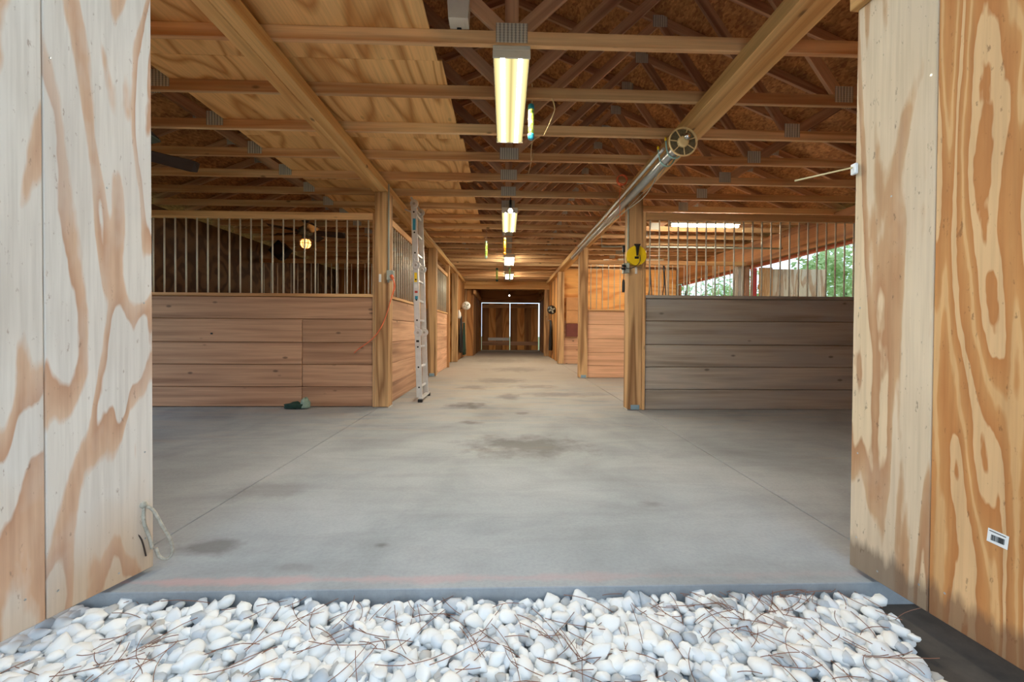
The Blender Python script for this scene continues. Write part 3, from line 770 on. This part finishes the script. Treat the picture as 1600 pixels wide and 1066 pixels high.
# bulb sockets
def bulb(x, y, z, label):
    r = empty('socket_bulb', (x, y, z), label, 'light bulb')
    rod('socket', (x, y, z+.03), (x, y, z+.15), .018, 'black', r, 10)
    rod('hanger', (x, y, z+.149), (x, y, 2.849), .006, 'black', r, 6)
    lathe('bulb', [(.006, -.034), (.024, -.026), (.034, -.006), (.033, .01), (.02, .03), (.012, .04)], (x, y, z), 'bulb', r, 14)
bulb(.06, YT0+5*DY, 2.66, 'white bulb in a black socket hanging before the second light')
bulb(.15, YT0+23*DY, 2.40, 'small bright bulb hanging near the rear doors')
# grey-white fixture up among the first webs
fx = empty('shade_lamp', (-.30, 2.70, 2.945), 'grey-white metal lamp housing tilted among the webs above the first truss', 'light')
prism('housing', [(-.375, 2.985), (-.25, 2.985), (-.235, 3.25), (-.39, 3.25)], 'Y', 2.66, 2.76, 'white', fx)
box('bracket', (-.33, 2.745, 2.941), (-.30, 2.76, 3.0), 'black', fx)

# caged fan lamp and ceiling fans
def ceiling_fan(x, y, z, nb, R, label, cage, a0=.2):
    r = empty('ceiling_fan', (x, y, z), label, 'fan')
    rod('down_rod', (x, y, z+.09), (x, y, 2.849), .012, 'dark', r, 10)
    lathe('canopy', [(.03, 2.79), (.065, 2.82), (.065, 2.848)], (x, y, 0), 'dark', r, 16)
    lathe('motor', [(.05, z-.06), (.10, z-.05), (.115, z), (.10, z+.06), (.04, z+.10)], (x, y, 0), 'dark' if not cage else 'mesh', r, 20)
    for k in range(nb):
        a = a0+2*math.pi*k/nb
        pts = []
        for (s, wv) in ((.13, .045), (.25, .055), (.55, .082), (R-.05, .084), (R, .045)):
            pts.append((s, wv))
        vs_ = []
        for (s, wv) in pts:
            for sg in (-1, 1):
                for zz in (-.004, .004): vs_.append((s, sg*wv, zz-sg*.03))
        fs = []
        n = len(pts)
        for i in range(n-1):
            b = i*4; c = b+4
            fs += [(b, b+2, c+2, c), (b+1, c+1, c+3, b+3), (b, c, c+1, b+1), (b+2, b+3, c+3, c+2)]
        fs += [(0, 1, 3, 2), (4*n-4, 4*n-2, 4*n-1, 4*n-3)]
        me = bpy.data.meshes.new('blade'); me.from_pydata(vs_, [], fs); me.materials.append(M['dark'])
        b_ = mesh_obj('blade', me, r, Matrix.Translation((x, y, z-.01)) @ Matrix.Rotation(a, 4, 'Z'))
        beam('blade_iron', (x+.09*math.cos(a), y+.09*math.sin(a), z-.018), (x+.22*math.cos(a), y+.22*math.sin(a), z-.018), .03, .006, 'dark', b_)
    if cage:
        zc = z-.20
        lathe('glass_bulb', [(.02, -.075), (.055, -.065), (.08, -.02), (.08, .03), (.05, .07)], (x, y, zc), 'warm', r, 16)
        lathe('collar', [(.05, -.02), (.085, -.005), (.06, .02), (.045, .07)], (x, y, zc+.085), 'mesh', r, 16)
        cg = tube('cage_ring', [(x+.10*math.cos(t*math.pi/8), y+.10*math.sin(t*math.pi/8), zc) for t in range(17)], .006, 'dark', r, 5, 1)
        for k in range(8):
            a = k*math.pi/4; c_, s_ = math.cos(a), math.sin(a)
            tube('cage_wire', [(x+.075*c_, y+.075*s_, zc+.08), (x+.105*c_, y+.105*s_, zc+.02), (x+.09*c_, y+.09*s_, zc-.05), (x+.03*c_, y+.03*s_, zc-.09)], .006, 'dark', r, 5, 2)
    return r
ceiling_fan(-3.56, 3.82, 2.64, 5, .66, 'dark ceiling fan in the front left bay, mostly behind the door', False, .855)
ceiling_fan(-3.38, 7.1, 2.64, 5, .62, 'dark ceiling fan with caged glowing lamp in the left stall', True, .35)
# speaker
spk = empty('loudspeaker', (-4.66, 8.78, 2.6), 'black loudspeaker tilted in the corner of the left stall', 'speaker')
mesh_obj('cabinet', box_mesh(.30, .2, .30, 'black', .012), spk, Matrix.Translation((-4.66, 8.72, 2.62)) @ Matrix.Rotation(.75, 4, 'Y'))
lathe('cone', [(.03, 0), (.10, .02), (.105, .03)], (-4.66, 8.625, 2.62), 'dark', spk, 18, 'Y')
beam('bracket', (-4.66, 8.82, 2.62), (-4.66, 8.9, 2.46), .03, .01, 'steelgrey', spk)

# ------------------------------------------------------------------ fly-stick tubes hanging down the aisle
def fly_tube(x, y, z0, L, label, body='sleeve', cap='blue', r=.026, htop=2.849):
    t = empty('hanging_fly_trap', (x, y, z0), label, 'fly trap', 'fly-trap tubes hanging along the aisle')
    lathe('sleeve', [(r*.86, .0), (r*.9, L*.5), (r*.86, L)], (x, y, z0), body, t, 14)
    for (zz, sg) in ((z0, -1), (z0+L, 1)):
        prof = [(r*.5, -.034), (r*.95, -.024), (r, 0), (r, .012)] if sg < 0 else [(r, -.012), (r, 0), (r*.95, .024), (r*.5, .034)]
        lathe('end_cap', prof, (x, y, zz), cap, t, 14)
    rod('string', (x, y, z0+L+.03), (x, y, htop), .0018, 'rope', t, 5)
fly_tube(.196, YT0+DY, 2.56, .22, 'blue-capped green fly-trap tube beside the first light')
fly_tube(-.36, YT0+8*DY, 2.34, .26, 'pale green fly-trap tube hanging left of the amber one', 'sleeve', 'pale')
fly_tube(-.02, YT0+7*DY, 2.30, .22, 'amber fly-trap tube on a long dark cord below the second light', 'amber', 'amber', .024)
fly_tube(-.20, YT0+11*DY, 2.14, .24, 'plain green fly-trap tube hanging lowest on the left', 'sleeve', 'dgreen')
fly_tube(.09, YT0+11*DY, 2.16, .24, 'greenish fly-trap tube in front of the third light', 'sleeve', 'pale')

# ------------------------------------------------------------------ ladder
LX0, LX1, LT = -1.185, -1.275, 2.76
lad = empty('folding_ladder', (-1.19, 6.0, 0), 'aluminum folding ladder leaning on the left girder', 'ladder')
def lx(z): return LX0+(LX1-LX0)*z/LT
secs = [(.06, .93), (.99, 1.86), (1.92, 2.72)]
for (yy, dy) in ((5.76, 0), (6.20, 0)):
    for (z0, z1) in secs:
        rl = beam('rail', (lx(z0), yy, z0), (lx(z1), yy, z1), .028, .078, 'alu', lad, (1, 0, 0))
        for k in range(3):
            z = z0+.14+k*.28
            if yy < 6: lathe('rung_end', [(.013, 0), (.011, .003)], (lx(z), yy-.0135, z), 'rubber', rl, 10, 'Y')
    for z in (.96, 1.89, 2.73):
        hg = lathe('hinge', [(.055, -.012), (.058, 0), (.055, .012)], (lx(z)+.012, yy-.024, z), 'alu', lad, 18, 'Y')
        lathe('hinge_pin', [(.02, 0), (.016, .012)], (lx(z)+.012, yy-.036, z), 'steelgrey', hg, 12, 'Y')
        beam('lock_arm', (lx(z)-.03, yy-.03, z+.09), (lx(z)+.02, yy-.03, z-.02), .01, .028, 'alu', lad, (1, 0, 0))
for (z0, z1) in secs:
    for k in range(3):
        z = z0+.14+k*.28; beam('rung', (lx(z), 5.776, z), (lx(z), 6.184, z), .03, .028, 'alu', lad)
beam('standoff_arm', (lx(2.70), 6.17, 2.70), (-1.498, 6.17, 2.775), .014, .02, 'alu', lad)
beam('rung', (lx(2.70), 5.776, 2.70), (lx(2.70), 6.184, 2.70), .02, .02, 'alu', lad)
beam('foot_bar', (LX0+.02, 5.70, .05), (LX0+.02, 6.28, .05), .05, .03, 'alu', lad)
for yy in (5.70, 6.28): beam('foot', (LX0+.02, yy-.02, .022), (LX0+.02, yy+.02, .022), .06, .044, 'rubber', lad)
for (z, mat, hh) in ((1.72, 'yellow', .13), (1.52, 'red', .03), (1.44, 'blue', .05), (.84, 'black', .03), (1.60, 'whitep', .05), (2.45, 'blue', .16)):
    box('rail_sticker', (lx(z)-.02, 5.7450, z-hh/2), (lx(z)+.02, 5.7465, z+hh/2), mat, lad, ch=.0003)

# ------------------------------------------------------------------ left post fittings
cd = empty('conduit_box', (-1.49, 5.28, 1.65), 'grey outlet box and conduit on the post beside the ladder', 'outlet')
rod('conduit', (-1.478, 5.272, 1.74), (-1.478, 5.272, 2.83), .011, 'greybox', cd, 8)
box('outlet_box', (-1.49, 5.215, 1.62), (-1.41, 5.288, 1.74), 'greybox', cd); box('cover', (-1.425, 5.205, 1.64), (-1.40, 5.214, 1.73), 'greybox', cd)
rod('fitting', (-1.475, 5.25, 1.59), (-1.475, 5.25, 1.619), .014, 'greybox', cd, 8)
oc = empty('extension_cord', (-1.42, 5.2, 1.64), 'orange extension cord drooping from the left outlet box across the post', 'cord')
rod('plug', (-1.425, 5.20, 1.67), (-1.40, 5.17, 1.63), .02, 'orange', oc, 10)
tube('cord', [(-1.40, 5.17, 1.635), (-1.385, 5.17, 1.56), (-1.40, 5.18, 1.46), (-1.44, 5.20, 1.34), (-1.50, 5.235, 1.17), (-1.58, 5.25, 1.0), (-1.69, 5.27, .87), (-1.85, 5.31, .76), (-1.93, 5.335, .70)], .0065, 'orange', oc, 6, 4)
tube('cord', [(-1.40, 5.17, 1.635), (-1.38, 5.18, 1.58), (-1.385, 5.2, 1.5), (-1.43, 5.225, 1.40), (-1.465, 5.25, 1.30)], .006, 'orange', oc, 6, 4)
wt = box('wall_tag', (-1.605, 5.282, 1.60), (-1.575, 5.2895, 1.70), 'whitep'); tag(wt, 'small white tag on the left post', 'tag')
db = empty('floor_rag', (-2.55, 5.28, 0), 'crumpled dark green rag on the floor by the left stall wall', 'rag')
def rag(loc, sx, sy, sz, mat, seed, nm):
    bm = bmesh.new(); bmesh.ops.create_icosphere(bm, subdivisions=3, radius=1)
    for v in bm.verts:
        d = v.co.normalized(); s = 1+.5*noise.noise(d*2+Vector((seed, 0, 0)))+.25*noise.noise(d*5+Vector((0, seed, 0)))
        v.co = Vector((d.x*s*sx, d.y*s*sy, max(d.z*s, -.3)*sz))
    me = bpy.data.meshes.new(nm); bm.to_mesh(me); bm.free(); me.materials.append(M[mat]); 
    for p in me.polygons: p.use_smooth = True
    return mesh_obj(nm, me, db, Matrix.Translation(loc))
rag((-2.62, 5.24, .025), .15, .06, .05, 'dgreen', 1.3, 'cloth'); rag((-2.50, 5.24, .04), .05, .05, .09, 'pale', 4.1, 'cloth_fold')

# ------------------------------------------------------------------ right post fittings
rl = empty('cord_reel', (1.612, 5.06, 1.93), 'round yellow cord reel with black handle on the right post', 'cord reel')
lathe('drum', [(.112, -.045), (.122, -.040), (.125, .0), (.122, .022), (.118, .027)], (1.612, 5.07, 1.93), 'yellow', rl, 36, 'Y')
prism('handle', [(1.572, 2.065), (1.65, 2.065), (1.632, 2.03), (1.618, 1.925), (1.604, 1.925), (1.594, 2.03)], 'Y', 5.012, 5.041, 'black', rl)
box('label', (1.583, 5.036, 1.888), (1.634, 5.0425, 1.916), 'black', rl, ch=.001)
box('mount', (1.575, 5.118, 1.85), (1.65, 5.1295, 2.0), 'black', rl)
tube('cord', [(1.645, 5.035, 1.935), (1.647, 5.03, 1.89), (1.638, 5.03, 1.84), (1.60, 5.04, 1.80), (1.54, 5.06, 1.77), (1.49, 5.07, 1.775)], .0045, 'black', rl, 6, 4)
eb = empty('outlet_cluster', (1.50, 5.12, 1.75), 'grey outlet box with plugged black leads left of the yellow reel', 'outlet')
box('outlet_box', (1.463, 5.08, 1.72), (1.534, 5.18, 1.84), 'greybox', eb); rod('conduit', (1.522, 5.12, 1.84), (1.522, 5.12, 2.54), .011, 'greybox', eb, 8)
for (z, x) in ((1.80, 1.455), (1.765, 1.45)): rod('plug', (x+.02, 5.07, z), (x-.018, 5.04, z), .016, 'black', eb, 10)
wl_ = empty('work_lamp', (1.46, 5.05, 1.5), 'black hand lamp hanging by its lead beside the right post', 'work light')
tube('lead', [(1.445, 5.05, 1.98), (1.452, 5.045, 1.90), (1.455, 5.045, 1.78), (1.45, 5.05, 1.62)], .0045, 'black', wl_, 6, 4)
lathe('handle', [(.006, .16), (.014, .145), (.018, .12), (.019, .02), (.016, .0)], (1.45, 5.05, 1.475), 'black', wl_, 12)
box('clip', (1.436, 5.04, 1.965), (1.466, 5.07, 2.05), 'black', wl_)
wt = box('wall_tag', (1.615, 5.122, 1.715), (1.644, 5.1295, 1.80), 'whitep'); tag(wt, 'small white tag under the yellow reel', 'tag')

# ------------------------------------------------------------------ long tube with spoked end wheel under the right girder
awn = empty('roller_tube', (1.5, 3.5, 2.61), 'long grey tube with cream spoked wheel tied under the right girder', 'tube')
TC = Vector((1.495, 3.47, 2.605))
tube('rim', [TC+Vector((.118*math.cos(t*math.pi/14), 0, .118*math.sin(t*math.pi/14))) for t in range(29)], .0075, 'cream', awn, 8, 1)
lathe('mesh_disc', [(.112, 0), (.112, .006)], TC+Vector((0, .02, 0)), 'mesh', awn, 32, 'Y')
for k in range(7):
    a = .35+k*2*math.pi/7; beam('spoke', TC+Vector((.03*math.cos(a), 0, .03*math.sin(a))), TC+Vector((.114*math.cos(a), 0, .114*math.sin(a))), .008, .010, 'cream', awn, (0, 1, 0))
lathe('hub', [(.05, -.01), (.045, .012), (.03, .016)], TC, 'cream', awn, 20, 'Y')
lathe('ball', [(.004, -.032), (.018, -.026), (.03, -.008), (.03, .008), (.018, .026), (.004, .032)], TC+Vector((.02, -.035, .03)), 'chrome', awn, 16, 'Y')
rod('tube', (1.49, 3.497, 2.60), (1.488, 9.2, 2.62), .040, 'steelgrey', awn, 16)
rod('side_pole', (1.435, 3.75, 2.665), (1.44, 8.2, 2.67), .014, 'alu', awn, 8)
for yy in (3.66, 3.84):
    tube('tie_cord', [(1.42, yy, 2.70), (1.435, yy, 2.60), (1.47, yy-.01, 2.548), (1.53, yy, 2.55), (1.58, yy+.01, 2.62), (1.6, yy, 2.73)], .0065, 'cyan', awn, 6, 4)
    lathe('tie_end', [(.009, -.016), (.011, 0), (.008, .016)], (1.418, yy, 2.712), 'yellow', awn, 10)
tube('rope', [(1.46, 3.9, 2.56), (1.53, 4.3, 2.53), (1.56, 4.7, 2.52), (1.50, 5.1, 2.50), (1.47, 5.8, 2.53), (1.46, 7, 2.56)], .006, 'rope', awn, 6, 5)
tube('rope', [(1.50, 3.8, 2.55), (1.56, 4.4, 2.56), (1.585, 4.75, 2.60), (1.51, 5.0, 2.52), (1.46, 5.4, 2.48), (1.40, 6.2, 2.50)], .004, 'rope', awn, 6, 5)
# bundle of orange string on the fifth chord
cb = empty('orange_bundle', (1.47, 5.1, 2.86), 'tangled orange cord bundle tied to a truss above the right post', 'cord')
for k in range(6):
    pts = []
    ph = random.uniform(0, 6.28); tl = random.uniform(-.8, .8)
    for j in range(13):
        a = ph+j*math.pi/6; rr = .055+.012*random.random()
        pts.append((1.43+rr*math.cos(a), 5.08+.022*math.sin(a*2+k)+.02*tl*math.sin(a), 2.865+rr*math.sin(a)))
    tube('coil', pts, .006, 'orange', cb, 5, 2)
tube('tail', [(1.42, 5.08, 2.81), (1.40, 5.07, 2.70), (1.40, 5.07, 2.55), (1.41, 5.08, 2.35)], .004, 'orange', cb, 5, 3)

# loose wires hanging between the trusses
for (pts, lab) in (([(.20, 3.30, 2.96), (.21, 3.36, 2.90), (.205, 3.36, 2.84)], 'short white wire beside the first light'),
                   ([(.36, 3.31, 2.855), (.385, 3.33, 2.78), (.36, 3.5, 2.745), (.335, 3.7, 2.75), (.33, 3.93, 2.86)], 'thin pale wire drooping right of the first light'),
                   ([(.33, 3.96, 2.86), (.26, 4.2, 2.90), (.27, 4.5, 2.84), (.30, 4.56, 2.95), (.27, 5.1, 2.93)], 'thin pale wire looping past the third truss')):
    o = tube('hanging_wire', pts, .004, 'cream', None, 6, 5); tag(o, lab, 'wire')
for (xa, lab) in ((-1.47, 'pale cable running along the top of the left girder'), ):
    o = tube('girder_cable', [(xa, 6.4+k*.8, 2.80+.02*math.sin(k*2.1)) for k in range(9)], .008, 'cream', None, 6, 3); tag(o, lab, 'cable')

# ------------------------------------------------------------------ things on the rear aisle walls
def cardboard(x0, x1, y, z0, z1, mat, lab):
    r = empty('wall_box', ((x0+x1)/2, y, z0), lab, 'box')
    box('carton', (x0, y-.18, z0), (x1, y, z1), mat, r, ch=.004); box('flap', (x0+.02, y-.186, z0+.02), (x1-.02, y-.181, z1-.02), mat, r, ch=.001)
cardboard(1.80, 2.15, 12.29, 1.60, 1.98, 'card', 'tan carton on the plywood wall, uppermost of three')
cardboard(1.80, 2.15, 12.29, 1.21, 1.59, 'card', 'tan carton on the plywood wall, middle of three')
cardboard(1.80, 2.15, 12.29, .82, 1.20, 'maroon', 'maroon carton on the plywood wall, lowest of three')
def wall_fan(x, y, z, sgn, mat, lab):
    r = empty('wall_fan', (x, y, z), lab, 'fan')
    lathe('guard', [(.02, -.05), (.12, -.045), (.15, 0), (.12, .045), (.02, .05)], (x, y, z), mat, r, 20, 'Y')
    rod('arm', (x-sgn*.0, y, z-.03), (x-sgn*.20, y+.02, z-.1), .016, 'black', r, 8)
    for k in range(4):
        a = k*math.pi/2+.4; beam('blade', (x+.02*math.cos(a), y-.056, z+.02*math.sin(a)), (x+.11*math.cos(a), y-.056, z+.11*math.sin(a)), .05, .004, 'greybox', r, (0, 1, 0))
wall_fan(-1.36, 14.3, 1.83, 1, 'whitep', 'white round fan on the rear left wall')
wall_fan(1.52, 13.6, 1.68, -1, 'black', 'black round fan on the rear right wall')
def hanging_coat(x, y, z0, z1, wd, mat, lab):
    r = empty('hanging_coat', (x, y, z0), lab, 'coat'); n = 14; rows = 7; vs_ = []; fs = []
    for i in range(rows):
        t = i/(rows-1); z = z0+(z1-z0)*t; rw = wd*(1-.55*t**3); 
        for k in range(n):
            a = 2*math.pi*k/n; q = 1+.16*math.sin(a*3+t*4)+.1*math.sin(a*5)
            vs_.append((x+.055*q*math.cos(a)*(1-.4*t), y+rw*q*math.sin(a), z))
    for i in range(rows-1):
        for k in range(n): fs.append((i*n+k, i*n+(k+1) % n, (i+1)*n+(k+1) % n, (i+1)*n+k))
    fs += [tuple(range(n))[::-1], tuple((rows-1)*n+k for k in range(n))]
    poly('cloth', vs_, fs, mat, r, True)
    rod('peg', (x-.10, y, z1-.01), (x, y, z1+.02), .012, 'steelgrey', r)
hanging_coat(-1.47, 13.75, .25, 1.45, .20, 'black', 'black coat hanging on the rear left wall under the white fan')
hanging_coat(-1.47, 14.75, .12, 1.25, .20, 'dgreen', 'dark green coat hanging on the rear left wall')
hanging_coat(1.59, 14.5, .3, 1.35, .18, 'black', 'black coat hanging on the rear right wall')
jug = empty('wall_jug', (-1.48, 13.2, 1.38), 'white plastic jug on a bracket on the rear left wall', 'jug')
lathe('body', [(.05, 0), (.062, .02), (.062, .16), (.03, .21), (.02, .25)], (-1.48, 13.2, 1.38), 'whitep', jug, 14); box('bracket', (-1.56, 13.14, 1.36), (-1.43, 13.26, 1.379), 'steelgrey', jug)
# straps hanging on the bars of the second right partition and a closed green umbrella beyond
for (x, lab) in ((3.02, 'dark strap hanging on the bars behind the yellow reel'), (3.32, 'dark halter hanging on the bars of the second right partition')):
    r = empty('hanging_strap', (x, 8.6, 1.5), lab, 'strap')
    tube('strap', [(x, 8.62, 2.38), (x+.02, 8.62, 2.0), (x-.015, 8.61, 1.75), (x+.02, 8.60, 1.56), (x+.05, 8.60, 1.75), (x+.04, 8.62, 2.0), (x+.015, 8.62, 2.38)], .011, 'black', r, 6, 4)
    lathe('buckle', [(.028, -.006), (.034, 0), (.028, .006)], (x+.02, 8.595, 1.60), 'steelgrey', r, 14, 'Y')
um = empty('closed_umbrella', (4.85, 11.2, 0), 'closed dark green umbrella standing in the farther right bay', 'umbrella')
lathe('canopy', [(.10, 1.0), (.13, 1.1), (.09, 1.6), (.03, 2.05), (.008, 2.12)], (4.95, 11.2, 0), 'dgreen', um, 14); rod('pole', (4.95, 11.2, .03), (4.95, 11.2, 1.05), .02, 'white', um); lathe('base', [(.2, .0), (.2, .03), (.05, .05)], (4.95, 11.2, 0), 'rubber', um, 20)
# pale pipe crossing above the right stall
pp = rod('cross_pipe', (1.75, 7.55, 2.55), (5.14, 7.55, 2.55), .016, 'greybox'); tag(pp, 'pale pipe spanning the right stall below the trusses', 'pipe')
for px in (1.76, 5.13): rod('hanger', (px, 7.55, 2.55), (px, 7.595, 2.849), .006, 'greybox', pp, 6)

# ------------------------------------------------------------------ trees beyond the open side
def tree(x, y, H, R, label, n=2600):
    r = empty('tree', (x, y, -.1), label, 'tree', 'trees beyond the open side')
    rod('trunk', (x, y, -.1), (x+.1, y, H*.55), .11, 'bark', r, 10, .05)
    vs_, fs = [], []
    blobs = [(Vector((random.gauss(0, R*.45), random.gauss(0, R*.45), H*random.uniform(.28, .86))), R*random.uniform(.3, .55)) for _ in range(16)]
    for i in range(n):
        c, br = random.choice(blobs); d = Vector((random.gauss(0, 1), random.gauss(0, 1), random.gauss(0, 1))).normalized()*br*random.uniform(.6, 1.05)
        p = c+d; a = Vector((random.gauss(0, 1), random.gauss(0, 1), random.gauss(0, .6))).normalized(); b = a.cross(Vector((random.gauss(0, 1), random.gauss(0, 1), random.gauss(0, 1)))).normalized()
        s = random.uniform(.07, .14); k = len(vs_)
        vs_ += [p-a*s, p+b*s*.45, p+a*s, p-b*s*.45]; fs.append((k, k+1, k+2, k+3))
    o = poly('foliage', [tuple(v) for v in vs_], fs, 'leaf', r, False, (x, y, 0)); o['kind'] = 'stuff'
tree(11.6, 13.8, 4.3, 1.5, 'leafy green tree nearest the plywood side door, right')
tree(16.2, 17.2, 5.6, 1.8, 'taller leafy tree behind the nearest one on the right')
tree(14.4, 23.5, 4.6, 2.0, 'low spreading tree behind the plywood side door')
tree(10.0, 18.0, 3.4, 1.6, 'bushy tree seen through the farther open bay')
tree(11.5, 29.0, 4.6, 2.2, 'hazy far tree between the openings')
tree(20.5, 22.5, 6.5, 2.0, 'pale far tree above the side door top')
